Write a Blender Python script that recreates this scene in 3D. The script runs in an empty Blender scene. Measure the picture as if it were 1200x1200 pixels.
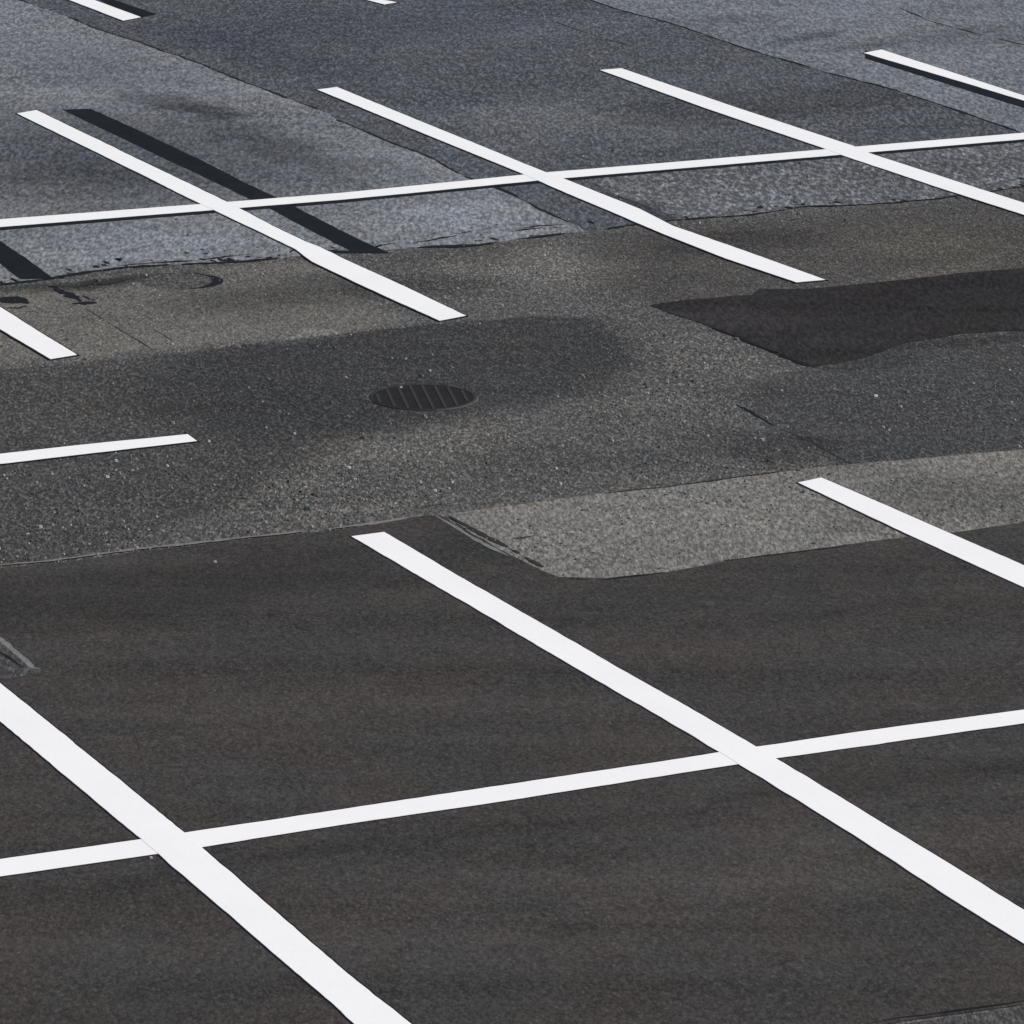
import bpy, bmesh, math, random
from mathutils import Vector, Matrix, noise

random.seed(7)
scene = bpy.context.scene
COL = scene.collection

# ------------------------------------------------------------------ camera
H = 6.4
FOC, PITCH, ROLL, AZ = 5386.7, 0.26494, 0.009353, -0.457327
F = Vector((0, math.cos(PITCH), -math.sin(PITCH)))
R0 = Vector((1, 0, 0))
U0 = R0.cross(F)
RC = math.cos(ROLL) * R0 + math.sin(ROLL) * U0
UC = -math.sin(ROLL) * R0 + math.cos(ROLL) * U0
cam = bpy.data.cameras.new('camera')
cam.sensor_width = 36
cam.lens = 36 * FOC / 1200
cam.clip_start = 0.5
cam.clip_end = 2000
co = bpy.data.objects.new('camera', cam)
COL.objects.link(co)
M = Matrix.Identity(4)
for i in range(3):
    M[i][0], M[i][1], M[i][2] = RC[i], UC[i], -F[i]
M[2][3] = H
co.matrix_world = M
scene.camera = co


def at(px, py):
    """Survey point: where the sight line of a photo pixel meets the flat lot."""
    d = F + RC * ((px - 600) / FOC) - UC * ((py - 600) / FOC)
    t = H / -d.z
    return Vector((d.x * t, d.y * t))


STALL = Vector((math.sin(AZ), math.cos(AZ)))     # along the stall lines
ROWD = Vector((math.cos(AZ), -math.sin(AZ)))     # along the cross lines
ROW_ANG = math.atan2(ROWD.y, ROWD.x)


# ------------------------------------------------------------------ node helper
class NT:
    def __init__(self, name):
        self.m = bpy.data.materials.new(name)
        self.m.use_nodes = True
        self.t = self.m.node_tree
        self.t.nodes.clear()
        self.out = self.n('ShaderNodeOutputMaterial')
        self.bsdf = self.n('ShaderNodeBsdfPrincipled')
        self.l(self.bsdf.outputs[0], self.out.inputs[0])
        self.tc = self.n('ShaderNodeTexCoord')

    def n(self, t, **kw):
        o = self.t.nodes.new(t)
        for k, v in kw.items():
            setattr(o, k, v)
        return o

    def l(self, a, b):
        self.t.links.new(a, b)

    def put(self, v, sock):
        if hasattr(v, 'is_output'):
            self.l(v, sock)
        else:
            sock.default_value = v

    def math(self, op, a, b=0.0, c=0.0, clamp=False):
        o = self.n('ShaderNodeMath', operation=op, use_clamp=clamp)
        self.put(a, o.inputs[0]); self.put(b, o.inputs[1]); self.put(c, o.inputs[2])
        return o.outputs[0]

    def mapping(self, scale=(1, 1, 1), rot=0.0, loc=(0, 0, 0), src=None, typ='POINT'):
        o = self.n('ShaderNodeMapping', vector_type=typ)
        o.inputs['Scale'].default_value = scale
        o.inputs['Rotation'].default_value = (0, 0, rot)
        o.inputs['Location'].default_value = loc
        self.l(src or self.tc.outputs['Object'], o.inputs['Vector'])
        return o.outputs[0]

    def noise(self, vec, scale, detail=2.0, rough=0.5, col=False):
        o = self.n('ShaderNodeTexNoise')
        o.inputs['Scale'].default_value = scale
        o.inputs['Detail'].default_value = detail
        o.inputs['Roughness'].default_value = rough
        self.l(vec, o.inputs['Vector'])
        return o.outputs['Color'] if col else o.outputs[0]

    def voronoi(self, vec, scale):
        o = self.n('ShaderNodeTexVoronoi')
        o.inputs['Scale'].default_value = scale
        self.l(vec, o.inputs['Vector'])
        sep = self.n('ShaderNodeSeparateColor')
        self.l(o.outputs['Color'], sep.inputs[0])
        return sep.outputs[0], o.outputs['Distance']

    def ramp(self, v, a, b, lo=0.0, hi=1.0, smooth=True):
        o = self.n('ShaderNodeMapRange')
        o.interpolation_type = 'SMOOTHSTEP' if smooth else 'LINEAR'
        self.put(v, o.inputs['Value'])
        o.inputs['From Min'].default_value = a
        o.inputs['From Max'].default_value = b
        o.inputs['To Min'].default_value = lo
        o.inputs['To Max'].default_value = hi
        return o.outputs['Result']

    def mix(self, fac, a, b, blend='MIX'):
        o = self.n('ShaderNodeMix', data_type='RGBA', blend_type=blend)
        self.put(fac, o.inputs[0])
        for v, s in ((a, o.inputs[6]), (b, o.inputs[7])):
            if hasattr(v, 'is_output'):
                self.l(v, s)
            else:
                s.default_value = (*v, 1) if len(v) == 3 else v
        return o.outputs[2]

    def attr(self, name):
        return self.n('ShaderNodeAttribute', attribute_name=name).outputs['Fac']

    def scale_col(self, col, v):
        o = self.n('ShaderNodeVectorMath', operation='SCALE')
        self.put(col if hasattr(col, 'is_output') else tuple(col), o.inputs[0])
        self.put(v, o.inputs['Scale'])
        return o.outputs[0]


GRAIN = 1.0


def asphalt(name, base, fine=.5, stone=.5, mid=.3, big=.3, streak=.1, spark=.0, dark=.0,
            grain=40, warm=(1.05, 1.0, .93), cool=(.95, 1.0, 1.07), tint=.6,
            bump=.35, rough=.85, blobs=(), zones=(), stretch=.24, seed=0.0, spec=.08):
    """Worn asphalt: aggregate, mottling, roller streaks and stains of a given shape.
    blobs: (px, py, rx, ry, factor rgb, strength[, slope]); zones: (attribute, softness m, colour factor, stone gain)."""
    N = NT(name)
    gv = N.mapping((1, stretch, 1), rot=.55, loc=(seed, seed * .7, 0))
    wv = N.mapping((1, 1, 1), loc=(seed * 1.3, seed, 0))
    sv = N.mapping((.12, 1.6, 1), rot=-ROW_ANG, loc=(seed, 0, 0))
    nf = N.noise(gv, grain, 1.0, .6)
    nf2 = N.noise(N.mapping((1, stretch * 1.3, 1), rot=.9, loc=(seed + 5, seed, 0)), grain * .42, 2.0, .6)
    vs, vd = N.voronoi(gv, grain * 1.6)
    nm = N.noise(wv, 4.5, 4.0, .62)
    nb = N.noise(wv, .55, 4.0, .55)
    ns = N.noise(sv, 1.5, 3.0, .6)
    stone_gain = None
    zm = []
    wob = N.noise(wv, 2.2, 4.0, .6)
    wob2 = N.noise(wv, 14.0, 2.0, .6)
    for (ans, facr, sg) in zones:
      mk = None
      for (an, soft) in ans:
        d = N.math('ADD', N.attr(an), N.math('MULTIPLY', N.math('SUBTRACT', wob, .5), soft * 2.4))
        d = N.math('ADD', d, N.math('MULTIPLY', N.math('SUBTRACT', wob2, .5), min(.25, soft * .8)))
        m1 = N.ramp(d, -soft, soft)
        mk = m1 if mk is None else N.math('MULTIPLY', mk, m1)
      if True:
        zm.append((mk, facr))
        if sg != 1:
            g = N.ramp(mk, 0, 1, 1.0, sg, smooth=False)
            stone_gain = g if stone_gain is None else N.math('MULTIPLY', stone_gain, g)
    gsum = N.math('MULTIPLY', N.math('SUBTRACT', nf, .5), fine * 2.0)
    gsum = N.math('MULTIPLY_ADD', N.math('SUBTRACT', nf2, .5), fine * 1.1, gsum)
    gsum = N.math('MULTIPLY_ADD', N.math('SUBTRACT', vs, .5), stone, gsum)
    if spark:
        gsum = N.math('MULTIPLY_ADD', N.ramp(vs, .955, .985), spark, gsum)
    if dark:
        gsum = N.math('MULTIPLY_ADD', N.ramp(vs, .10, .02), -dark, gsum)
    if stone_gain is not None:
        gsum = N.math('MULTIPLY', gsum, stone_gain)
    gsum = N.math('MAXIMUM', gsum, -.34)
    v = N.math('ADD', gsum, 1.0)
    v = N.math('MULTIPLY_ADD', N.math('SUBTRACT', nm, .5), mid * 1.6, v)
    v = N.math('MULTIPLY_ADD', N.math('SUBTRACT', nb, .5), big * 1.6, v)
    v = N.math('MULTIPLY_ADD', N.math('SUBTRACT', ns, .5), streak * 1.8, v)
    v = N.math('MAXIMUM', v, .12)
    hue = N.ramp(N.noise(N.mapping((1, .8, 1), loc=(seed + 9, 4, 0)), 1.7, 4.0, .65), .35, .65)
    tintc = N.mix(hue, warm, cool)
    tintc = N.mix(tint, (1, 1, 1), tintc)
    col = N.mix(1.0, tuple(base), tintc, 'MULTIPLY')
    for mk, facr in zm:
        col = N.mix(mk, col, N.mix(1.0, col, facr, 'MULTIPLY'))
    if blobs:
        dv = N.n('ShaderNodeVectorMath', operation='MULTIPLY_ADD')
        N.l(N.noise(wv, 1.6, 5.0, .65, col=True), dv.inputs[0])
        dv.inputs[1].default_value = (1.1, 1.1, 0)
        dv.inputs[2].default_value = (-.55, -.55, 0)
        ad = N.n('ShaderNodeVectorMath', operation='ADD')
        N.l(N.tc.outputs['Object'], ad.inputs[0]); N.l(dv.outputs[0], ad.inputs[1])
        for b in blobs:
            px, py, rx, ry, facr, st = b[:6]
            sl = b[6] if len(b) > 6 else -.105
            c = at(px, py)
            a = at(px + rx, py + sl * rx) - c
            up = at(px, py - ry) - c
            ang = math.atan2(a.y, a.x)
            ra = a.length
            rb = abs(up.x * -math.sin(ang) + up.y * math.cos(ang))
            mv = N.mapping((ra, rb, 50), rot=ang, loc=(c.x, c.y, 0), src=ad.outputs[0], typ='TEXTURE')
            ln = N.n('ShaderNodeVectorMath', operation='LENGTH')
            N.l(mv, ln.inputs[0])
            mk = N.ramp(ln.outputs['Value'], 1.25, .35, 0, st)
            col = N.mix(mk, col, N.mix(1.0, col, facr, 'MULTIPLY'))
    col = N.scale_col(col, v)
    N.l(col, N.bsdf.inputs['Base Color'])
    N.bsdf.inputs['Roughness'].default_value = rough
    N.bsdf.inputs['Specular IOR Level'].default_value = spec
    if bump:
        hgt = N.math('MULTIPLY_ADD', vd, -.7, nf)
        bp = N.n('ShaderNodeBump')
        bp.inputs['Strength'].default_value = bump
        bp.inputs['Distance'].default_value = .008
        N.l(hgt, bp.inputs['Height'])
        N.l(bp.outputs[0], N.bsdf.inputs['Normal'])
    return N.m


def plain(name, base, var=.15, scale=8.0, rough=.7, fleck=0.0, spec=.08, metallic=0.0, bump=0.0):
    N = NT(name)
    v = N.noise(N.tc.outputs['Object'], scale, 4.0, .6)
    s = N.math('MULTIPLY_ADD', N.math('SUBTRACT', v, .5), var * 2, 1.0)
    if fleck:
        f = N.noise(N.mapping((1, .4, 1)), 70, 2.0, .6)
        s = N.math('MULTIPLY_ADD', N.math('SUBTRACT', f, .5), fleck, s)
    N.l(N.scale_col(tuple(base), s), N.bsdf.inputs['Base Color'])
    N.bsdf.inputs['Roughness'].default_value = rough
    N.bsdf.inputs['Specular IOR Level'].default_value = spec
    N.bsdf.inputs['Metallic'].default_value = metallic
    if bump:
        bp = N.n('ShaderNodeBump')
        bp.inputs['Strength'].default_value = bump
        bp.inputs['Distance'].default_value = .004
        N.l(N.noise(N.mapping((1, .5, 1)), 60, 3.0), bp.inputs['Height'])
        N.l(bp.outputs[0], N.bsdf.inputs['Normal'])
    return N.m


# ------------------------------------------------------------------ object helpers
def link(name, me, mat=None, parent=None):
    o = bpy.data.objects.new(name, me)
    COL.objects.link(o)
    if mat is not None:
        me.materials.append(mat)
    if parent is not None:
        o.parent = parent
    return o


def tag(o, label=None, cat=None, group=None, kind=None):
    for k, v in (('label', label), ('category', cat), ('group', group), ('kind', kind)):
        if v:
            o[k] = v
    return o


def ragged(pts, amp, step=.07, seed=0.0, closed=True):
    """Resample a world polyline and push it sideways by fractal noise."""
    out = []
    n = len(pts)
    s = seed * 17.3
    for i in range(n if closed else n - 1):
        a, b = pts[i], pts[(i + 1) % n]
        L = (b - a).length
        k = max(1, min(900, int(L / step)))
        nn = Vector((-(b - a).y, (b - a).x)) / max(L, 1e-6)
        for j in range(k):
            t = j / k
            p = a.lerp(b, t)
            s += L / k
            w = noise.noise(Vector((s * 1.3, seed, 0))) * 1.0 + noise.noise(Vector((s * 6, seed, 3))) * .7 \
                + noise.noise(Vector((s * 19, seed, 7))) * .5
            out.append(p + nn * (w * amp))
    if not closed:
        out.append(pts[-1].copy())
    return out


def slab(name, pts, z0, z1, mat, parent=None):
    """A thin solid sheet with a real edge, from a world outline."""
    bm = bmesh.new()
    vs = [bm.verts.new((p.x, p.y, z1)) for p in pts]
    ed = [bm.edges.new((vs[i], vs[(i + 1) % len(vs)])) for i in range(len(vs))]
    bmesh.ops.triangle_fill(bm, edges=ed, use_beauty=True)
    for f in bm.faces:
        f.normal_update()
        if f.normal.z < 0:
            f.normal_flip()
    lo = [bm.verts.new((p.x, p.y, z0)) for p in pts]
    area = sum(pts[i].x * pts[(i + 1) % len(pts)].y - pts[(i + 1) % len(pts)].x * pts[i].y for i in range(len(pts)))
    for i in range(len(vs)):
        j = (i + 1) % len(vs)
        if area > 0:
            bm.faces.new((vs[i], lo[i], lo[j], vs[j]))
        else:
            bm.faces.new((vs[j], lo[j], lo[i], vs[i]))
    me = bpy.data.meshes.new(name)
    bm.to_mesh(me)
    bm.free()
    return link(name, me, mat, parent)


def px(*pts):
    return [at(*p) for p in pts]


def ribbon(name, pts, width, z, mat, parent=None, seed=0.0, gaps=.0, amp=.012, z0=None):
    """A crack or tar seam of varying width following a world polyline."""
    line = ragged(pts, amp, .04, seed, closed=False)
    bm = bmesh.new()
    prev = None
    s = 0
    for i, p in enumerate(line):
        q = line[min(i + 1, len(line) - 1)]
        o = line[max(i - 1, 0)]
        d = (q - o)
        if d.length < 1e-6:
            continue
        nn = Vector((-d.y, d.x)) / d.length
        s += .04
        w = width * max(0.0, .55 + noise.noise(Vector((s * 3.1, seed, 1))) * .9 + noise.noise(Vector((s * 13, seed, 5))) * .6)
        end = min(1, min(i, len(line) - 1 - i) / 4)
        w *= end
        if noise.noise(Vector((s * .9, seed, 9))) < gaps - .75 or w < .0015:
            prev = None
            continue
        a = bm.verts.new((*(p + nn * w / 2), z))
        b = bm.verts.new((*(p - nn * w / 2), z))
        if prev:
            f = bm.faces.new((prev[0], prev[1], b, a))
            f.normal_update()
            if f.normal.z < 0:
                f.normal_flip()
        prev = (a, b)
    me = bpy.data.meshes.new(name)
    bm.to_mesh(me)
    bm.free()
    return link(name, me, mat, parent)


# ------------------------------------------------------------------ materials
CRACK = plain('crack_tar', (.012, .012, .013), .3, 12, .8)
PALE_ARC = plain('pale_arc_tone', (.085, .08, .073), .4, 9, .95, fleck=.8)  # tone of the paler arcs round the manhole rim
CRACK_SOFT = plain('crack_dirt', (.03, .029, .027), .3, 12, .9)
PALE_EDGE = plain('pale_edge_strip', (.16, .155, .15), .35, 9, .95, fleck=.8)  # paler strips along the overlay and patch edges
WHITE = plain('white_road_paint', (.84, .818, .79), .05, 2.2, .6, fleck=.05, spec=.35, bump=.12)
BLACKPAINT = plain('black_masking_paint', (.0105, .0115, .0135), .55, 3.5, .8, fleck=.8, spec=.06, bump=.2)
EDGE = plain('black_line_edging', (.009, .009, .009), .3, 9, .75, fleck=.3)
IRON = plain('cast_iron', (.030, .0275, .0265), .35, 14, .7, fleck=.4, spec=.2)
IRON_RIM = plain('worn_iron_rim', (.022, .021, .020), .45, 5, .7, fleck=.5, spec=.2)
IRON_DARK = plain('grate_void', (.019, .0175, .017), .4, 9, .9)

# stains on the driveway lane
LANE = asphalt('lane_asphalt', (.082, .0790, .0735), fine=1.7, stone=.95, mid=.32, big=.32, streak=.16, spark=.9, dark=0,
               seed=3.1, bump=.55, tint=.35, grain=56, stretch=.34,
               zones=[((('pale_brown', .10),), (1.46, 1.43, 1.37), .55),
                      ((('dark_top', .035), ('dark_middle', .30)), (.75, .757, .785), .85),
                      ((('dark_top', .03), ('dark_left', .14)), (.69, .69, .695), 1.0),
                      ((('dark_right', .14),), (.66, .67, .70), .85),
                      ((('brown_right', .22),), (.80, .77, .75), .75)],
               blobs=[(330, 345, 150, 20, (.55, .55, .55), .8), (60, 336, 150, 9, (.42, .42, .42), .8), (150, 325, 120, 6, (.4, .4, .4), .8),
                      (520, 300, 110, 18, (.78, .77, .76), .8), (640, 315, 100, 28, (1.45, 1.43, 1.40), .9),
                      (490, 338, 70, 16, (.62, .62, .62), .8), (860, 285, 120, 16, (.62, .61, .62), .8),
                      (1090, 285, 70, 34, (1.28, 1.24, 1.14), .7), (815, 412, 60, 34, (1.25, 1.24, 1.23), .8),
                      (500, 525, 150, 22, (1.32, 1.30, 1.24), .85), (390, 600, 80, 12, (1.4, 1.37, 1.32), .8), (330, 570, 90, 12, (1.3, 1.28, 1.22), .7),
                      (640, 545, 130, 30, (.78, .78, .79), .8), (800, 540, 90, 18, (.80, .80, .80), .8), (900, 522, 110, 20, (.55, .55, .57), .9, .08),
                      (770, 470, 80, 18, (1.2, 1.2, 1.17), .7), (1090, 320, 100, 8, (1.4, 1.36, 1.28), .7), (860, 458, 60, 12, (.82, .82, .82), .7),
                      (370, 397, 50, 6, (1.55, 1.52, 1.48), .9), (150, 410, 70, 9, (1.15, 1.13, 1.1), .6), (80, 480, 150, 20, (1.08, 1.04, 1.0), .7),
                      (1110, 404, 170, 10, (.62, .60, .60), .85), (1010, 428, 70, 8, (.7, .69, .69), .8), (60, 600, 160, 26, (1.10, 1.1, 1.1), .7), (250, 480, 90, 12, (.84, .82, .82), .7)])

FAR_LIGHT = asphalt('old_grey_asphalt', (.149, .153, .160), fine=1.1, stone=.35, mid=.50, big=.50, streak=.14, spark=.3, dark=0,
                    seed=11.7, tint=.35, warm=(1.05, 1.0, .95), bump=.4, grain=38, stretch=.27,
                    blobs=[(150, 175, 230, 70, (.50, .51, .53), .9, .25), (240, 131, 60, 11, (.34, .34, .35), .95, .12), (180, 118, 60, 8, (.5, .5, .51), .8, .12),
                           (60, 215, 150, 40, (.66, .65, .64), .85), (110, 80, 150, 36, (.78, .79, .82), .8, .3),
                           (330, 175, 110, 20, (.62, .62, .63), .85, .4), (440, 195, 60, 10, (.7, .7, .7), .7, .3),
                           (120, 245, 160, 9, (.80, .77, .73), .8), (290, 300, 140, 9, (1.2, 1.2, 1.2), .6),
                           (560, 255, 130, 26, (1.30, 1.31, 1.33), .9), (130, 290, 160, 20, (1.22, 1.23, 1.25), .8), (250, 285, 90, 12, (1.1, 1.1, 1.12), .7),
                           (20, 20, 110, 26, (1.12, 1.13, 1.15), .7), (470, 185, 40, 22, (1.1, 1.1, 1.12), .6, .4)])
FAR_DARK = asphalt('far_dark_asphalt', (.072, .075, .081), fine=1.5, stone=.5, mid=.48, big=.50, streak=.14, spark=.5, dark=0,
                   seed=5.3, tint=.45, warm=(1.05, 1.0, .96), bump=.45, grain=38, stretch=.26,
                   blobs=[(640, 140, 110, 30, (1.36, 1.34, 1.28), .9), (820, 130, 130, 22, (.72, .69, .68), .85), (900, 118, 60, 10, (1.3, 1.28, 1.25), .7),
                          (430, 30, 230, 30, (.84, .85, .90), .85), (980, 115, 120, 22, (.76, .74, .72), .8),
                          (700, 30, 150, 16, (1.2, 1.2, 1.24), .8), (1020, 142, 150, 10, (1.2, 1.19, 1.17), .7), (580, 170, 70, 14, (1.3, 1.3, 1.3), .7),
                          (330, 70, 160, 20, (.80, .80, .84), .8, .3), (745, 243, 60, 16, (.55, .54, .55), .9, .35), (760, 165, 120, 14, (1.2, 1.18, 1.15), .7)])
FAR_BLUE = asphalt('far_bluish_asphalt', (.138, .144, .156), fine=1.1, stone=.35, mid=.42, big=.42, streak=.16, spark=.3, dark=0,
                   seed=21.9, tint=.35, bump=.4, grain=36, stretch=.25,
                   blobs=[(940, 45, 60, 6, (.55, .55, .55), .85), (850, 25, 70, 8, (.68, .68, .68), .8), (1000, 55, 60, 4, (.6, .6, .6), .7),
                          (1130, 45, 120, 14, (.74, .72, .72), .85), (1150, 8, 130, 9, (.85, .85, .85), .7), (1100, 115, 110, 14, (1.1, 1.11, 1.14), .7)])
BAND = asphalt('coarse_grey_asphalt', (.104, .106, .110), fine=1.9, stone=.9, mid=.28, big=.28, streak=.12, spark=.9, dark=0,
               seed=31.0, grain=30, tint=.3, bump=.6, stretch=.3,
               blobs=[(720, 240, 70, 14, (.55, .55, .56), .8, .35), (1090, 200, 120, 18, (.74, .74, .75), .8), (1060, 228, 100, 8, (.85, .86, .88), .7),
                      (860, 235, 110, 14, (1.15, 1.16, 1.18), .7)])
OVERLAY = asphalt('fresh_dark_overlay', (.0450, .0422, .0390), fine=.62, stone=.50, mid=.28, big=.30, streak=.42, spark=.35, dark=0,
                  seed=41.5, grain=66, warm=(1.10, .97, .94), cool=(.96, 1.01, 1.0), tint=.75, bump=.25, rough=.85, stretch=.5,
                  blobs=[(200, 690, 360, 40, (.70, .70, .70), .9), (560, 640, 90, 26, (.84, .83, .83), .8, .5),
                         (860, 690, 280, 22, (.84, .84, .85), .8), (960, 930, 360, 18, (.76, .76, .76), .85, -.14), (1000, 720, 200, 8, (.8, .8, .8), .7, -.12),
                         (300, 1010, 360, 16, (.78, .78, .80), .8, -.14), (640, 1060, 360, 50, (1.16, 1.16, 1.16), .8, -.14),
                         (1040, 1000, 260, 60, (1.20, 1.18, 1.16), .8, -.14), (350, 830, 260, 50, (1.10, 1.06, 1.03), .8),
                         (1100, 790, 220, 26, (1.06, 1.06, 1.10), .8), (660, 1085, 60, 5, (.6, .6, .6), .7, -.05), (150, 745, 120, 6, (1.2, 1.2, 1.2), .7),
                         (760, 965, 200, 10, (1.2, 1.2, 1.18), .7, -.14), (1050, 840, 160, 8, (.84, .84, .86), .7, -.14), (150, 1180, 300, 16, (.86, .86, .86), .7, -.14)])
PATCH_BLACK = asphalt('black_patch_asphalt', (.0235, .0207, .0196), fine=.9, stone=.3, mid=.30, big=.35, streak=.45, spark=.15, dark=0,
                      seed=51.0, tint=.5, bump=.3, rough=.85, grain=44, stretch=.25,
                      blobs=[(860, 375, 80, 18, (1.35, 1.33, 1.35), .7, .2), (1000, 400, 110, 14, (1.3, 1.32, 1.36), .7), (1100, 340, 150, 10, (.85, .8, .8), .7)])
PATCH_PALE = asphalt('pale_gravelly_asphalt', (.158, .150, .136), fine=1.05, stone=.5, mid=.18, big=.18, streak=.06, spark=.35, dark=0,
                     seed=61.0, grain=52, tint=.3, bump=.55, stretch=.30,
                     blobs=[(1120, 580, 130, 40, (.68, .68, .67), .9), (600, 592, 80, 14, (1.06, 1.00, .97), .8), (960, 560, 90, 10, (.8, .79, .78), .7),
                            (700, 660, 70, 12, (.78, .78, .78), .8), (1000, 622, 80, 14, (.72, .72, .72), .7), (800, 640, 70, 14, (.88, .88, .88), .6)])
ROUGH = asphalt('rough_old_asphalt', (.062, .060, .058), fine=1.1, stone=.7, mid=.3, big=.2, streak=0, spark=1.0, dark=.3,
                seed=71.0, grain=50, bump=.7, stretch=.35)

# ------------------------------------------------------------------ ground sheet (driveway lane + everything under it)
ZPX = {
    'pale_brown': [(-300, 360), (20, 338), (200, 318), (340, 306), (420, 305), (390, 340), (470, 372), (480, 378), (400, 390), (-300, 455)],
    'dark_middle': [(140, 470), (240, 395), (400, 365), (520, 355), (620, 360), (690, 372), (742, 396), (752, 428), (700, 462), (560, 482),
                    (480, 500), (400, 506), (320, 520), (220, 510)],
    'dark_top': [(-400, 472), (0, 434), (180, 417), (400, 391), (520, 379), (612, 371), (690, 372), (1000, 330), (1700, 400), (1700, 900), (-400, 900)],
    'dark_left': [(-400, 380), (0, 380), (400, 340), (612, 340), (690, 366), (740, 398), (750, 428), (700, 462), (560, 484), (480, 500), (420, 515),
                  (330, 555), (250, 600), (100, 655), (-400, 700)],
    'dark_right': [(880, 450), (953, 431), (1060, 405), (1200, 380), (1500, 350), (1500, 500), (1200, 527), (1060, 545), (985, 545),
                   (930, 512), (870, 480)],
    'brown_right': [(690, 275), (800, 265), (1000, 246), (1500, 200), (1500, 300), (1200, 322), (960, 340), (770, 358), (700, 340)],
}
ZW = {k: [at(*p) for p in v] for k, v in ZPX.items()}


def sdf(poly, x, y):
    inside = False
    best = 1e9
    n = len(poly)
    j = n - 1
    for i in range(n):
        ax, ay = poly[j]
        bx, by = poly[i]
        if (by > y) != (ay > y) and x < (ax - bx) * (y - by) / (ay - by) + bx:
            inside = not inside
        dx, dy = bx - ax, by - ay
        t = ((x - ax) * dx + (y - ay) * dy) / (dx * dx + dy * dy)
        t = 0 if t < 0 else 1 if t > 1 else t
        d = (x - ax - t * dx) ** 2 + (y - ay - t * dy) ** 2
        if d < best:
            best = d
        j = i
    best = math.sqrt(best)
    return best if inside else -best


def ground_sheet():
    xs = [-600, -200, -60, -25, -14] + [-9 + i * .15 for i in range(121)] + [14, 25, 60, 200, 600]
    ys = [-300, -60, -10, 8, 14] + [17 + i * .15 for i in range(121)] + [38, 42, 50, 70, 110, 250, 700, 1500]
    verts = [(x, y, 0) for y in ys for x in xs]
    nx = len(xs)
    faces = [(j * nx + i, j * nx + i + 1, (j + 1) * nx + i + 1, (j + 1) * nx + i) for j in range(len(ys) - 1) for i in range(nx - 1)]
    me = bpy.data.meshes.new('ground')
    me.from_pydata(verts, [], faces)
    for k, poly in ZW.items():
        a = me.attributes.new(k, 'FLOAT', 'POINT')
        pl = [(p.x, p.y) for p in poly]
        vals = [max(-5.0, min(5.0, sdf(pl, v[0], v[1]))) for v in verts]
        a.data.foreach_set('value', vals)
    return link('ground', me, LANE)


ground = tag(ground_sheet(), kind='structure')
Z1, Z2, Z3 = .003, .005, .007
ZL = .0068       # top of paint

# ------------------------------------------------------------------ old grey paving of the far bays
seam = px((-500, 372), (-60, 338), (0, 333), (63, 327), (110, 319), (160, 312), (283, 307), (350, 300), (382, 294), (415, 297), (465, 293), (560, 287),
          (677, 272), (747, 263), (789, 259), (880, 252), (940, 243), (1017, 240), (1100, 233), (1200, 219), (1700, 180))
t1 = px((-330, -130), (-40, -22), (22, 0), (76, 19), (110, 33), (160, 49), (240, 77), (290, 98), (383, 133), (400, 143), (510, 188), (550, 209), (587, 223), (680, 267))
t2 = px((300, -150), (600, -25), (690, 0), (720, 10), (777, 25), (800, 32), (873, 57), (950, 80), (1053, 107), (1133, 133), (1170, 147), (1250, 176))


def nearest_on(line, target):
    return min(range(len(line)), key=lambda i: (line[i] - target).length)


seam_r = ragged(seam, .028, .05, 2.0, closed=False)
t1_r = ragged(t1, .02, .05, 4.0, closed=False)
t2_r = ragged(t2, .02, .05, 6.0, closed=False)
k = nearest_on(seam_r, at(680, 267))
# left strip: seam from far left to the T1 foot, up along T1, back round the far left
left_strip = seam_r[:k] + list(reversed(t1_r)) + px((-900, -130), (-900, 372))
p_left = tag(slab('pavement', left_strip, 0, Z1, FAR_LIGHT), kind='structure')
# middle, darker strip, bounded below by the far cross line band
cross_far = [(0, 264), (400, 232), (648, 210), (990, 177), (1200, 161), (1700, 120)]
mid_strip = t1_r + seam_r[k:k + 2] + seam_r[k + 2:] + px((1700, -200), (300, -200))
p_mid = tag(slab('pavement', mid_strip, 0, Z1 - .0015, FAR_DARK), kind='structure')
# upper right bluish strip
right_strip = t2_r + px((1700, 330 - 200), (1700, -250), (-330 + 630, -250))
p_blue = tag(slab('pavement', right_strip, 0, Z1 + .0005, FAR_BLUE), kind='structure')
# coarse band between the far cross line and the lane
ks = nearest_on(seam_r, at(786, 259))
band = seam_r[ks:] + px((1700, 122), (1200, 163), (990, 180), (720, 206), (690, 210)) + ragged(px((690, 211), (722, 228), (752, 240), (800, 257)), .03, .05, 8, closed=False)[1:-1]
p_band = tag(slab('pavement', band, 0, Z1 - .0002, BAND), kind='structure')

# seams and cracks, each part of the paving whose edge it is
ribbon('crack', t1_r[::3], .042, Z1 + .0015, CRACK, p_left, 1.0, gaps=.45)
ribbon('crack', [p for p in seam_r[:k:3]], .075, Z1 + .0009, CRACK, p_left, 2.0, gaps=.15, amp=.02)
ribbon('crack', [p for p in seam_r[k::3]], .05, Z1 + .0015, CRACK, p_band, 3.0, gaps=.35, amp=.02)
ribbon('crack', t2_r[::3], .035, Z1 + .0015, CRACK, p_blue, 4.0, gaps=.4)
ribbon('crack', px((1050, 8), (1090, 25), (1140, 39), (1200, 53), (1300, 80)), .04, Z1 + .0015, CRACK_SOFT, p_blue, 5.0, gaps=.45)
ribbon('crack', px((640, 22), (690, 40), (760, 60)), .02, Z1 + .0002, CRACK_SOFT, p_mid, 6.0, gaps=.5)
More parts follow.
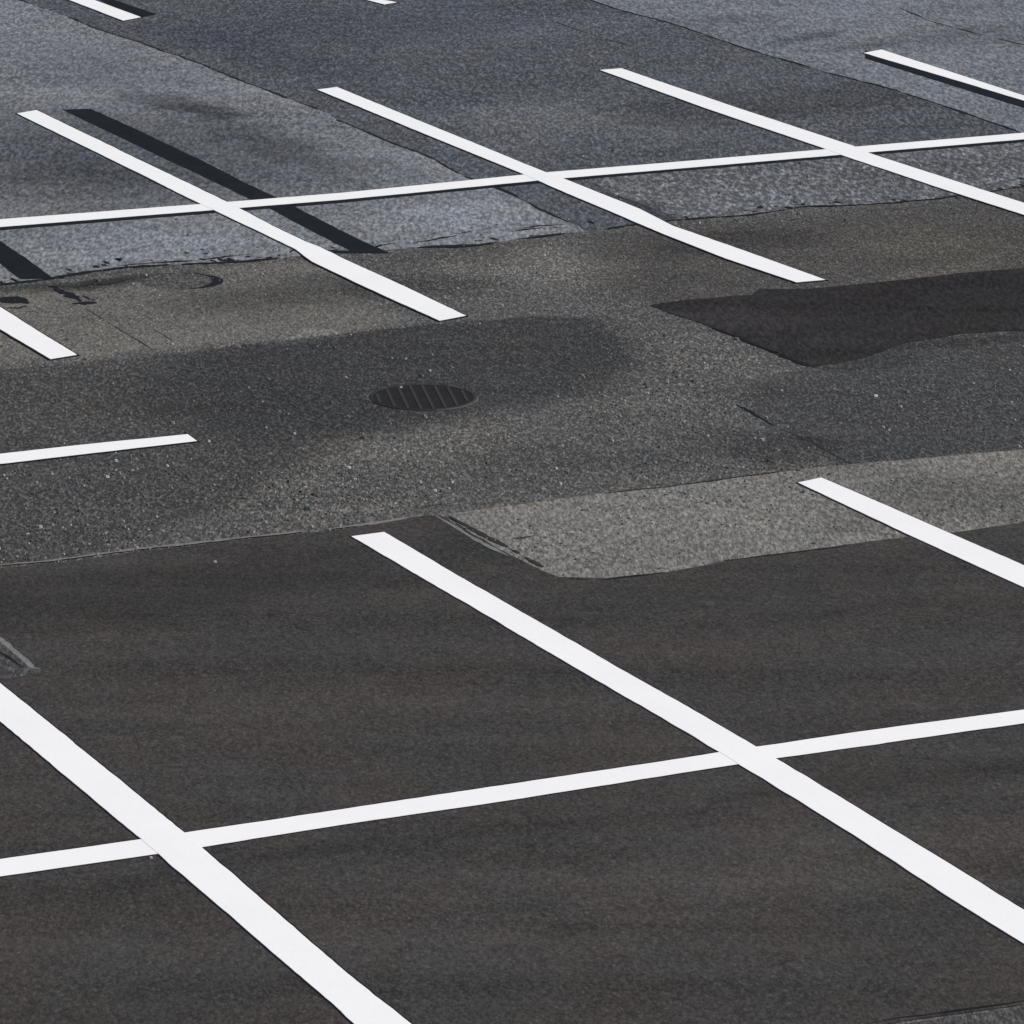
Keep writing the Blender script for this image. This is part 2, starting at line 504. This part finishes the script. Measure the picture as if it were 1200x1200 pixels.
# crumbling lip of the old paving: short dark pits
for i, (a, b) in enumerate([((225, 306), (300, 298)), ((420, 292), (470, 284)), ((470, 288), (540, 276)), ((520, 276), (560, 270)), ((570, 276), (640, 266)),
                            ((600, 268), (665, 262)), ((130, 312), (240, 306)), ((340, 298), (352, 291)), ((260, 297), (263, 292))]):
    ribbon('crack', px(a, b), .05, Z1 + .0012, CRACK, p_left, 20.0 + i, gaps=.35, amp=.05)
# cracks in the lane
for i, (pts, w) in enumerate([(((858, 472), (885, 486), (912, 501)), .035), (((910, 500), (950, 518), (1005, 548)), .026), (((98, 360), (130, 380), (170, 404), (180, 412)), .016),
                              (((172, 382), (190, 392), (205, 402)), .014)]):
    ribbon('crack', px(*pts), w, .0015, CRACK if i == 0 else CRACK_SOFT, ground, 30.0 + i, gaps=.2)
# tar smears beside the sunken cover
for i, (pts, w) in enumerate([(((-20, 349), (10, 352), (42, 356)), .22), (((-10, 362), (20, 361), (34, 357)), .08), (((52, 334), (80, 345), (98, 355)), .13),
                              (((76, 357), (98, 354), (122, 354)), .14), (((96, 345), (112, 352), (122, 354)), .10), (((54, 335), (90, 336), (120, 327)), .10),
                              (((100, 334), (135, 330), (160, 326)), .12), (((138, 355), (146, 357), (152, 355)), .09), (((160, 364), (165, 365), (170, 364)), .05)]):
    ribbon('crack', px(*pts), w, .002 + i * .0003, CRACK_SOFT if i in (5, 6) else CRACK, ground, 40.0 + i, amp=.045)

# ------------------------------------------------------------------ dark overlay of the near bays
ov_top = [(-700, 735), (0, 667), (75, 660), (150, 649), (225, 641), (300, 631), (400, 621), (430, 617), (500, 605), (517, 606), (560, 630), (600, 652), (636, 670), (655, 677),
          (690, 678), (720, 679), (780, 672), (860, 657), (950, 645), (1040, 633), (1120, 624), (1200, 613), (1900, 520)]
ov = ragged(px(*ov_top), .012, .05, 9.0, closed=False) + px((1900, 1178 - 30), (1400, 1155), (1200, 1178), (1120, 1189), (1060, 1197), (1000, 1210), (700, 1240), (-100, 1330), (-700, 1420))
overlay = tag(slab('pavement', ov, 0, Z2, OVERLAY), kind='structure')
ribbon('pale_edge', px((-100, 672), (0, 663), (60, 658), (150, 646), (225, 638), (300, 629), (420, 617), (505, 604)), .05, Z2 + .001, PALE_EDGE, overlay, 61.0, gaps=.35, amp=.012)
ribbon('pale_edge', px((505, 603), (530, 617), (560, 635), (600, 655)), .05, Z2 + .0015, PALE_EDGE, overlay, 62.0, gaps=.0, amp=.008)
ribbon('crack', px((1000, 1204), (1060, 1193), (1120, 1186), (1200, 1174), (1300, 1160)), .022, Z2 + .001, CRACK, overlay, 63.0)
ribbon('crack', px((655, 678), (700, 681), (745, 676), (800, 670)), .05, Z2 + .0012, CRACK, overlay, 64.0, amp=.015)
ribbon('crack', px((820, 662), (900, 652), (1000, 640)), .03, Z2 + .0012, CRACK, overlay, 65.0, amp=.015, gaps=.3)
ribbon('crack', px((900, 1018), (925, 1012)), .02, Z2 + .0012, CRACK_SOFT, overlay, 66.0)
ribbon('crack', px((915, 1053), (932, 1050)), .02, Z2 + .0012, CRACK_SOFT, overlay, 67.0)

# ------------------------------------------------------------------ patches
bp_ = ragged(px((762, 358), (800, 352), (880, 346), (890, 339), (935, 339), (960, 338), (1060, 328), (1120, 321), (1200, 315), (1600, 280), (1600, 348), (1200, 387), (1130, 391), (1060, 402), (1035, 411), (1010, 420),
                (953, 431), (900, 410), (833, 383), (800, 372)), .018, .05, 12.0)
blackp = tag(slab('asphalt_patch', bp_, 0, .004, PATCH_BLACK), 'smooth black asphalt patch set across the brown lane beside the pale patch', 'patch')
blackp['label'] = 'smooth black wedge-shaped asphalt patch laid across the coarse brown lane'
ribbon('crack', px((826, 381), (860, 394), (900, 411), (953, 432)), .05, .0047, CRACK, blackp, 71.0)
pp = ragged(px((524, 603), (600, 593), (700, 579), (780, 572), (860, 561), (945, 550), (1050, 540), (1200, 527), (1700, 470), (1700, 560), (1200, 617), (1040, 637), (860, 661), (780, 675), (720, 682),
               (660, 681), (600, 655), (560, 632)), .014, .05, 13.0)
palep = tag(slab('asphalt_patch', pp, 0, .003, PATCH_PALE), 'pale gravelly asphalt strip patch between the brown lane and dark overlay', 'patch')
ribbon('crack', px((592, 632), (610, 631), (634, 627)), .09, .0040, CRACK_SOFT, palep, 72.0, amp=.006)
ribbon('crack', px((524, 604), (560, 625), (600, 645), (640, 668)), .05, .0062, CRACK_SOFT, palep, 73.0, amp=.008)
ribbon('crack', px((700, 580), (780, 571), (860, 560), (920, 552)), .03, .0040, CRACK_SOFT, palep, 74.0, amp=.008, gaps=.3)
ribbon('pale_edge', px((668, 645), (690, 656), (705, 665), (712, 670)), .035, .0045, PALE_EDGE, palep, 75.0, amp=.006)
ribbon('crack', px((1052, 562), (1062, 562), (1068, 560)), .06, .0040, CRACK, palep, 76.0, amp=.006)
tri = ragged(px((-160, 640), (0, 751), (20, 768), (38, 785), (56, 788), (30, 793), (0, 797), (-160, 815)), .008, .05, 14.0)
trip = tag(slab('asphalt_patch', tri, 0, Z2 + .0015, ROUGH), 'rough gravelly patch corner cut into the dark overlay above a white line', 'patch')
ribbon('pale_edge', px((-60, 706), (0, 750), (20, 767), (38, 784), (56, 788)), .05, Z2 + .0025, PALE_EDGE, trip, 77.0, amp=.004)
ribbon('crack', px((-10, 760), (10, 772), (24, 782), (34, 788)), .03, Z2 + .0022, CRACK, trip, 78.0, amp=.006)
cor = ragged(px((1046, 1203), (1100, 1194), (1200, 1181), (1500, 1140), (1500, 1400), (700, 1400), (700, 1260)), .01, .05, 15.0)
corp = tag(slab('asphalt_patch', cor, 0, Z2 - .002, ROUGH), 'coarse rough asphalt patch edge showing past the dark overlay by the lower corner', 'patch')

# ------------------------------------------------------------------ painted lines


PAINTED = []


def strip_pts(upper, lower, amp=.0035, seed=1.0):
    u = ragged(px(*upper), amp, .05, seed, closed=False)
    l = ragged(px(*lower), amp, .05, seed + 3, closed=False)
    PAINTED.append([(p.x, p.y) for p in px(*upper) + list(reversed(px(*lower)))])
    return u, l


def grow(u, l, d):
    """Outline of the strip widened by d on every side."""
    def off(line, s):
        o = []
        for i, p in enumerate(line):
            a, b = line[max(i - 1, 0)], line[min(i + 1, len(line) - 1)]
            t = (b - a).normalized()
            q = p + Vector((-t.y, t.x)) * s * d
            if i == 0:
                q = q - t * d
            if i == len(line) - 1:
                q = q + t * d
            o.append(q)
        return o
    mid = (l[0] - u[0])
    t = (u[min(3, len(u) - 1)] - u[0])
    s = -1 if (t.x * mid.y - t.y * mid.x) > 0 else 1
    return off(u, s) + list(reversed(off(l, -s)))


def line_thing(name, upper, lower, label, group, seed, edge=.010, top=ZL, under=None, amp=.005):
    u, l = strip_pts(upper, lower, amp, seed)
    base = bpy.data.objects.new(name, None)
    COL.objects.link(base)
    c = (u[0] + u[-1] + l[0] + l[-1]) / 4
    base.location = (c.x, c.y, 0)
    tag(base, label, 'line', group)
    inv = Matrix.Translation((-c.x, -c.y, 0))
    w = slab('white_paint', u + list(reversed(l)), top - .004, top, WHITE, base)
    w.matrix_parent_inverse = inv
    if edge:
        e = slab('black_edging', grow(u, l, edge), 0, (ZL - .0009 if top == ZL else ZL - .0013), EDGE, base)
        e.matrix_parent_inverse = inv
    if under:
        uu, ul = strip_pts(*under, amp=.005, seed=seed + 9)
        e = slab('black_underpaint', uu + list(reversed(ul)), 0, top - .0014, BLACKPAINT, base)
        e.matrix_parent_inverse = inv
    return base


GN = 'white stall lines on the dark near overlay'
GF = 'white stall lines across the far grey paving'
GX = 'long white cross lines'
T2 = ZL + .0012
line_thing('stall_line', [(-180, 655), (0, 802), (217, 978), (300, 1050), (400, 1137), (480, 1200), (640, 1328)],
           [(-240, 652), (0, 847), (165, 985), (184, 1001), (240, 1050), (400, 1187), (413, 1200), (570, 1330)],
           'widest white stall line, passing just below the rough patch corner in the dark overlay', GN, 1, top=T2)
line_thing('stall_line', [(450, 625), (533, 674), (650, 741), (753, 800), (800, 827), (887, 877), (1000, 945), (1170, 1050), (1200, 1068), (1420, 1200)],
           [(412, 630), (560, 717), (703, 801), (800, 857), (843, 883), (867, 898), (1000, 980), (1107, 1050), (1200, 1108), (1370, 1212)],
           'white stall line starting beside the notch in the overlay and crossing the near cross line', GN, 2, top=T2)
line_thing('stall_line', [(963, 561), (1080, 612), (1200, 664), (1560, 818)],
           [(935, 567), (1060, 626), (1200, 690), (1560, 856)],
           'white stall line whose end starts on the pale gravelly patch', GN, 3, top=T2)
line_thing('cross_line', [(-400, 1068), (0, 1008.5), (165, 985), (400, 950), (600, 920), (800, 890), (850, 882), (1000, 860), (1200, 833), (1600, 776)],
           [(-400, 1091), (0, 1029), (165, 1005), (233, 995), (400, 968), (600, 939), (800, 907), (910, 890), (1200, 849), (1600, 790)],
           'long white cross line running over the dark overlay', GX, 4)
line_thing('stall_line', [(43, 130), (150, 182), (267, 238), (320, 266), (360, 285), (376, 291), (402, 304), (470, 335), (546, 371)],
           [(20, 134), (120, 183), (233, 239), (300, 271), (346, 293), (366, 308), (420, 334), (515, 377)],
           'white far stall line with a kink at the crumbled paving edge, beside a black strip', GF, 5, top=T2, edge=.013)
line_thing('stall_line', [(395, 103), (500, 146), (640, 203), (662, 211), (750, 246), (789, 266), (850, 287), (967, 329)],
           [(372, 106), (500, 159), (613, 205), (640, 217), (748, 263), (779, 276), (850, 304), (933, 332)],
           'white far stall line ending at the upper edge of the black patch', GF, 6, top=T2, edge=.013)
line_thing('stall_line', [(728, 81), (860, 126), (1000, 172), (1017, 180), (1110, 210), (1200, 239), (1400, 304)],
           [(703, 83), (830, 129), (960, 173), (990, 184), (1100, 221), (1200, 253), (1400, 321)],
           'white far stall line crossing the far cross line just short of the bluish paving', GF, 7, top=T2, edge=.013)
line_thing('stall_line', [(1033, 59), (1120, 87), (1200, 113), (1500, 211)],
           [(1012, 63), (1110, 92), (1200, 119), (1500, 219)],
           'white stall line with a thick black strip along its lower edge on bluish paving', GF, 8, top=T2, edge=.014,
           under=([(1014, 60), (1110, 90), (1200, 117), (1500, 217)], [(1014, 69), (1110, 99), (1200, 127), (1500, 229)]))
line_thing('stall_line', [(-220, 232), (-100, 282), (0, 361), (90, 417)], [(-250, 238), (-130, 300), (0, 387), (59, 422)],
           'short white stall line end lying on the pale brown lane by tar smears', GF, 9, top=T2, edge=.013)
GB = 'white line ends beyond the far bays'
line_thing('stall_line', [(-120, -80), (40, -22), (108, 0), (165, 21)], [(-150, -76), (10, -21), (79, 0), (144, 25)],
           'white line end lying directly beside a black strip at the old paving seam', GB, 10, top=T2, edge=.014)
line_thing('stall_line', [(240, -62), (400, -12), (446, 0), (465, 3.5)], [(220, -58), (380, -12), (427, 0), (450, 6)],
           'tiny white line end lying alone on dark paving at the top', GB, 11, top=T2, edge=.014)
line_thing('cross_line', [(-400, 291), (0, 258), (250, 239), (400, 227), (640, 203), (800, 190), (1000, 173), (1200, 156.5), (1600, 122)],
           [(-400, 301), (0, 267), (250, 247), (400, 235), (640, 211.5), (800, 198), (1000, 181), (1200, 164), (1600, 130)],
           'long thin white cross line running over the far grey paving', GX, 12, edge=.0,
           under=([(-400, 298), (0, 264), (400, 232), (640, 209), (1000, 179), (1200, 162), (1600, 128)],
                  [(-400, 304.5), (0, 270.5), (400, 238.3), (640, 214.3), (1000, 183.9), (1200, 166.9), (1600, 133)]))
line_thing('lane_line', [(-400, 573), (0, 533), (110, 521), (220, 510)], [(-400, 587), (0, 545), (110, 532), (231, 518)],
           'short white line lying alone on the dark speckled lane', None, 13)

GK = 'black painted-over line strips'


def black_strip(upper, lower, label, seed):
    u, l = strip_pts(upper, lower, .011, seed)
    o = slab('blacked_out_line', u + list(reversed(l)), 0, .0048, BLACKPAINT)
    return tag(o, label, 'line', GK)


black_strip([(107, 128), (200, 171), (317, 229), (340, 240), (400, 271), (456, 297)], [(73, 129), (190, 185), (290, 232), (340, 258), (415, 297)],
            'long black painted-over strip beside the white kinked stall line', 21)
black_strip([(-200, 190), (0, 283), (30, 303), (63, 327)], [(-230, 200), (0, 309), (25, 328)],
            'short black painted-over strip ending at the crumbled edge above tar smears', 22)
black_strip([(60, -50), (120, -5), (150, 6), (184, 17)], [(20, -50), (108, -6), (130, 7), (164, 21)],
            'black painted-over strip beside the white line end at the old paving seam', 23)


# pits of the crumbling lip of the old paving
pit_rnd = random.Random(5)
pit_v, pit_f = [], []
for _ in range(420):
    i = pit_rnd.randrange(len(seam_r))
    q = seam_r[i]
    if not -5.2 < q.x < 5.5:
        continue
    p = q + STALL * (abs(pit_rnd.gauss(0, .13)) + .005) + ROWD * pit_rnd.uniform(-.1, .1)
    if q.x > .5 and pit_rnd.random() < .6 or any(sdf(z, p.x, p.y) > -.05 for z in PAINTED):
        continue
    if noise.noise(Vector((p.x * 1.7, p.y * 1.7, 2))) < pit_rnd.uniform(-.5, .35):
        continue
    L, W = pit_rnd.uniform(.006, .026), pit_rnd.uniform(.012, .06)
    n0 = len(pit_v)
    for kk in range(7):
        aa = kk * 2 * math.pi / 7
        v_ = ROWD * (math.cos(aa) * L * pit_rnd.uniform(.6, 1.2)) + STALL * (math.sin(aa) * W * pit_rnd.uniform(.5, 1.2))
        pit_v.append((p.x + v_.x, p.y + v_.y, Z1 + .0013))
    pit_f.append(tuple(n0 + kk for kk in range(7)))
pme = bpy.data.meshes.new('pits')
pme.from_pydata(pit_v, [], pit_f)
link('pits', pme, CRACK, p_left)

# ------------------------------------------------------------------ manhole covers
def ring(name, r0, r1, z0, z1, mat, parent, n=96):
    bm = bmesh.new()
    rows = []
    for i in range(n):
        a = 2 * math.pi * i / n
        c, s = math.cos(a), math.sin(a)
        rows.append([bm.verts.new((c * r, s * r, z)) for r, z in ((r0, z0), (r0, z1 - .002), (r0 + .004, z1), (r1 - .006, z1), (r1, z1 - .004), (r1, z0))])
    for i in range(n):
        A, B = rows[i], rows[(i + 1) % n]
        for q in range(5):
            bm.faces.new((A[q], A[q + 1], B[q + 1], B[q]))
    bmesh.ops.recalc_face_normals(bm, faces=bm.faces)
    me = bpy.data.meshes.new(name)
    bm.to_mesh(me); bm.free()
    return link(name, me, mat, parent)


def disc(name, r, z, mat, parent, n=96, rag=0.0):
    bm = bmesh.new()
    vs = []
    for i in range(n):
        a = 2 * math.pi * i / n
        rr = r + rag * noise.noise(Vector((math.cos(a) * 3, math.sin(a) * 3, 1)))
        vs.append(bm.verts.new((math.cos(a) * rr, math.sin(a) * rr, z)))
    bm.faces.new(vs)
    me = bpy.data.meshes.new(name)
    bm.to_mesh(me); bm.free()
    return link(name, me, mat, parent)


def manhole():
    c = at(495.5, 466)
    rad = (at(557, 464) - at(434, 466)).length / 2
    base = bpy.data.objects.new('manhole_cover', None)
    COL.objects.link(base)
    base.location = (c.x, c.y, 0)
    tag(base, 'round dark slotted iron manhole cover in the middle of the lane', 'manhole cover')
    ring('rim', rad - .012, rad + .006, 0, .0065, IRON_RIM, base)
    cover = disc('grate', rad - .010, .0035, IRON_DARK, base)
    bm = bmesh.new()
    ang = math.radians(8)
    d = Vector((-math.sin(ang), math.cos(ang)))   # along the bars
    e = Vector((math.cos(ang), math.sin(ang)))
    r = rad - .016
    step = .073
    x = -r + .03
    while x < r:
        w = .009
        hl = math.sqrt(max(0, r * r - (abs(x) + w) ** 2))
        if hl > .03:
            q = [e * (x - w) - d * hl, e * (x + w) - d * hl, e * (x + w) + d * hl, e * (x - w) + d * hl]
            lo = [bm.verts.new((p.x, p.y, .004)) for p in q]
            hi = [bm.verts.new((p.x * .995, p.y * .995, .0062)) for p in q]
            bm.faces.new(hi)
            for i in range(4):
                bm.faces.new((lo[i], lo[(i + 1) % 4], hi[(i + 1) % 4], hi[i]))
        x += step
    me = bpy.data.meshes.new('bars')
    bm.to_mesh(me); bm.free()
    link('bars', me, IRON, cover)
    # paler arcs laid just outside the rim, near lower and far left sides
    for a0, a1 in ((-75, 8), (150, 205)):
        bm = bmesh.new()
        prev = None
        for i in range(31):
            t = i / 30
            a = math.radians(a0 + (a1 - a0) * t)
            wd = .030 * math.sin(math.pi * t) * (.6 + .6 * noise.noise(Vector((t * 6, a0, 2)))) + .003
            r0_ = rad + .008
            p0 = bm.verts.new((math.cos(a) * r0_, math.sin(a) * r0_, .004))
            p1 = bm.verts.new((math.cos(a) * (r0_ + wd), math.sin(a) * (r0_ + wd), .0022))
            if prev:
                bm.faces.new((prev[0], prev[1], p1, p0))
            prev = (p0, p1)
        me = bpy.data.meshes.new('pale_arc')
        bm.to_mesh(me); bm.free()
        link('pale_arc', me, PALE_ARC, base)
    return base


def sunken_cover():
    c = at(211, 329.5)
    rad = .245 * H / 6.4
    base = bpy.data.objects.new('manhole_cover', None)
    COL.objects.link(base)
    base.location = (c.x, c.y, 0)
    tag(base, 'faint paved-over manhole cover with a black tar edge by the crumbled paving', 'manhole cover')
    top = asphalt('paved_over_top', (.078, .074, .067), fine=1.5, stone=.8, mid=.5, grain=56, stretch=.34, seed=81.0)
    disc('paved_top', rad, .0012, top, base, rag=.02)
    # tar edge, thickest on the far right side
    bm = bmesh.new()
    prev = None
    for i in range(61):
        a = math.radians(-70 + 240 * i / 60)
        t = i / 60
        w = .075 * max(.05, math.exp(-((t - .28) / .22) ** 2)) + .02 * noise.noise(Vector((i * .4, 3, 1)))
        w = max(w, .004)
        p0 = bm.verts.new((math.cos(a) * (rad - w * .5), math.sin(a) * (rad - w * .5), .0024))
        p1 = bm.verts.new((math.cos(a) * (rad + w * .5), math.sin(a) * (rad + w * .5), .0022))
        if prev:
            bm.faces.new((prev[0], prev[1], p1, p0))
        prev = (p0, p1)
    me = bpy.data.meshes.new('tar_edge')
    bm.to_mesh(me); bm.free()
    link('tar_edge', me, CRACK, base)
    return base


manhole()
sunken_cover()

# ------------------------------------------------------------------ loose grit lying on the worn lane
MH = at(495.5, 466)


def grit():
    N = NT('grit_stone')
    gi = N.n('ShaderNodeNewGeometry').outputs['Random Per Island']
    cr = N.n('ShaderNodeValToRGB')
    cr.color_ramp.elements[0].color = (.055, .053, .05, 1)
    cr.color_ramp.elements[1].color = (.42, .41, .39, 1)
    e = cr.color_ramp.elements.new(.6); e.color = (.10, .097, .09, 1)
    e = cr.color_ramp.elements.new(.9); e.color = (.20, .195, .185, 1)
    N.l(gi, cr.inputs[0])
    N.l(cr.outputs[0], N.bsdf.inputs['Base Color'])
    N.bsdf.inputs['Roughness'].default_value = .75
    rnd = random.Random(3)
    regions = [  # pixel box weighting: (x0,y0,x1,y1,count,size)
        (-40, 440, 1240, 660, 3800, .0070), (-40, 545, 420, 660, 1800, .0080), (400, 540, 960, 600, 1200, .0075), (680, 350, 900, 520, 900, .0075),
        (520, 560, 1240, 680, 1500, .0070), (-40, 300, 1240, 440, 1500, .0065), (680, 175, 1240, 260, 1500, .0085), (-40, 240, 700, 330, 900, .0080)]
    ov_poly = [(p.x, p.y) for p in px(*ov_top, (1900, 1300), (-700, 1420))]
    bl_poly = [(p.x, p.y) for p in bp_[::4]]
    verts, faces = [], []
    for x0, y0, x1, y1, cnt, size in regions:
        a, b = at(x0, y1), at(x1, y0)
        xm = max(abs(at(x0, y0).x), abs(at(x1, y0).x))
        for _ in range(cnt):
            p = at(rnd.uniform(x0, x1), y0 + (y1 - y0) * rnd.random())
            dn = noise.noise(Vector((p.x * .9, p.y * .9, 4.0))) + .5 * noise.noise(Vector((p.x * 3, p.y * 3, 8.0)))
            if dn < rnd.uniform(-.7, .5):
                continue
            if sdf(ov_poly, p.x, p.y) > -.01 or sdf(bl_poly, p.x, p.y) > -.02:
                continue
            if any(sdf(q, p.x, p.y) > -.03 for q in PAINTED):
                continue
            if (p - MH).length < .36:
                continue
            s = size * rnd.lognormvariate(-.25, .38)
            h = s * rnd.uniform(.5, .9)
            n0 = len(verts)
            k = 5
            ph = rnd.random() * 6
            ring_ = [(p.x + math.cos(ph + 2 * math.pi * i / k) * s * rnd.uniform(.75, 1.2), p.y + math.sin(ph + 2 * math.pi * i / k) * s * rnd.uniform(.75, 1.2)) for i in range(k)]
            verts += [(x, y, .001) for x, y in ring_]
            verts += [(p.x + (x - p.x) * .72, p.y + (y - p.y) * .72, .003 + h * rnd.uniform(.75, 1.1)) for x, y in ring_]
            faces.append(tuple(n0 + k + i for i in range(k)))
            faces += [(n0 + i, n0 + (i + 1) % k, n0 + k + (i + 1) % k, n0 + k + i) for i in range(k)]
    nch = len(faces)
    # a few bigger pale chips, each seen in the photo
    for cx, cy in [(510, 576), (202, 404), (312, 502), (345, 509), (136, 541), (245, 518), (657, 568), (252, 660), (177, 1007), (700, 16), (1042, 505), (820, 262), (470, 455)]:
        p = at(cx, cy)
        s = rnd.uniform(.008, .012)
        n0 = len(verts)
        ring_ = [(p.x + math.cos(i * 1.047) * s * rnd.uniform(.7, 1.1), p.y + math.sin(i * 1.047) * s * rnd.uniform(.7, 1.1)) for i in range(6)]
        verts += [(x, y, .001) for x, y in ring_] + [(p.x + (x - p.x) * .7, p.y + (y - p.y) * .55, .006 + s * .6) for x, y in ring_]
        faces.append(tuple(n0 + 6 + i for i in range(6)))
        faces += [(n0 + i, n0 + (i + 1) % 6, n0 + 6 + (i + 1) % 6, n0 + 6 + i) for i in range(6)]
    me = bpy.data.meshes.new('gravel')
    me.from_pydata(verts, [], faces)
    o = link('gravel', me, N.m)
    me.materials.append(plain('pale_stone', (.42, .41, .40), .2, 20, .8))
    for f in me.polygons[nch:]:
        f.material_index = 1
    tag(o, 'loose stone grit scattered over the worn asphalt lane', 'gravel', kind='stuff')
    return o


grit()

# ------------------------------------------------------------------ daylight
SUN_EL, SUN_AZ = math.radians(48), math.radians(100)     # azimuth from +Y towards +X
w = bpy.data.worlds.new('World')
scene.world = w
w.use_nodes = True
nt = w.node_tree
sky = nt.nodes.new('ShaderNodeTexSky')
sky.sky_type = 'NISHITA'
sky.sun_disc = False
sky.sun_elevation = SUN_EL
sky.sun_rotation = SUN_AZ
nt.links.new(sky.outputs[0], nt.nodes['Background'].inputs[0])
nt.nodes['Background'].inputs[1].default_value = .09
sd = bpy.data.lights.new('sun', 'SUN')
sd.energy = 3.4
sd.angle = math.radians(.5)
sd.color = (1.0, .955, .885)
so = bpy.data.objects.new('sun', sd)
COL.objects.link(so)
dirv = Vector((math.sin(SUN_AZ) * math.cos(SUN_EL), math.cos(SUN_AZ) * math.cos(SUN_EL), math.sin(SUN_EL)))
so.rotation_euler = (-dirv).to_track_quat('-Z', 'Y').to_euler()
so.location = dirv * 60

vs_ = scene.view_settings
vs_.view_transform = 'Standard'
vs_.look = 'None'
vs_.gamma = 1
vs_.use_curve_mapping = False
vs_.exposure = 0.12
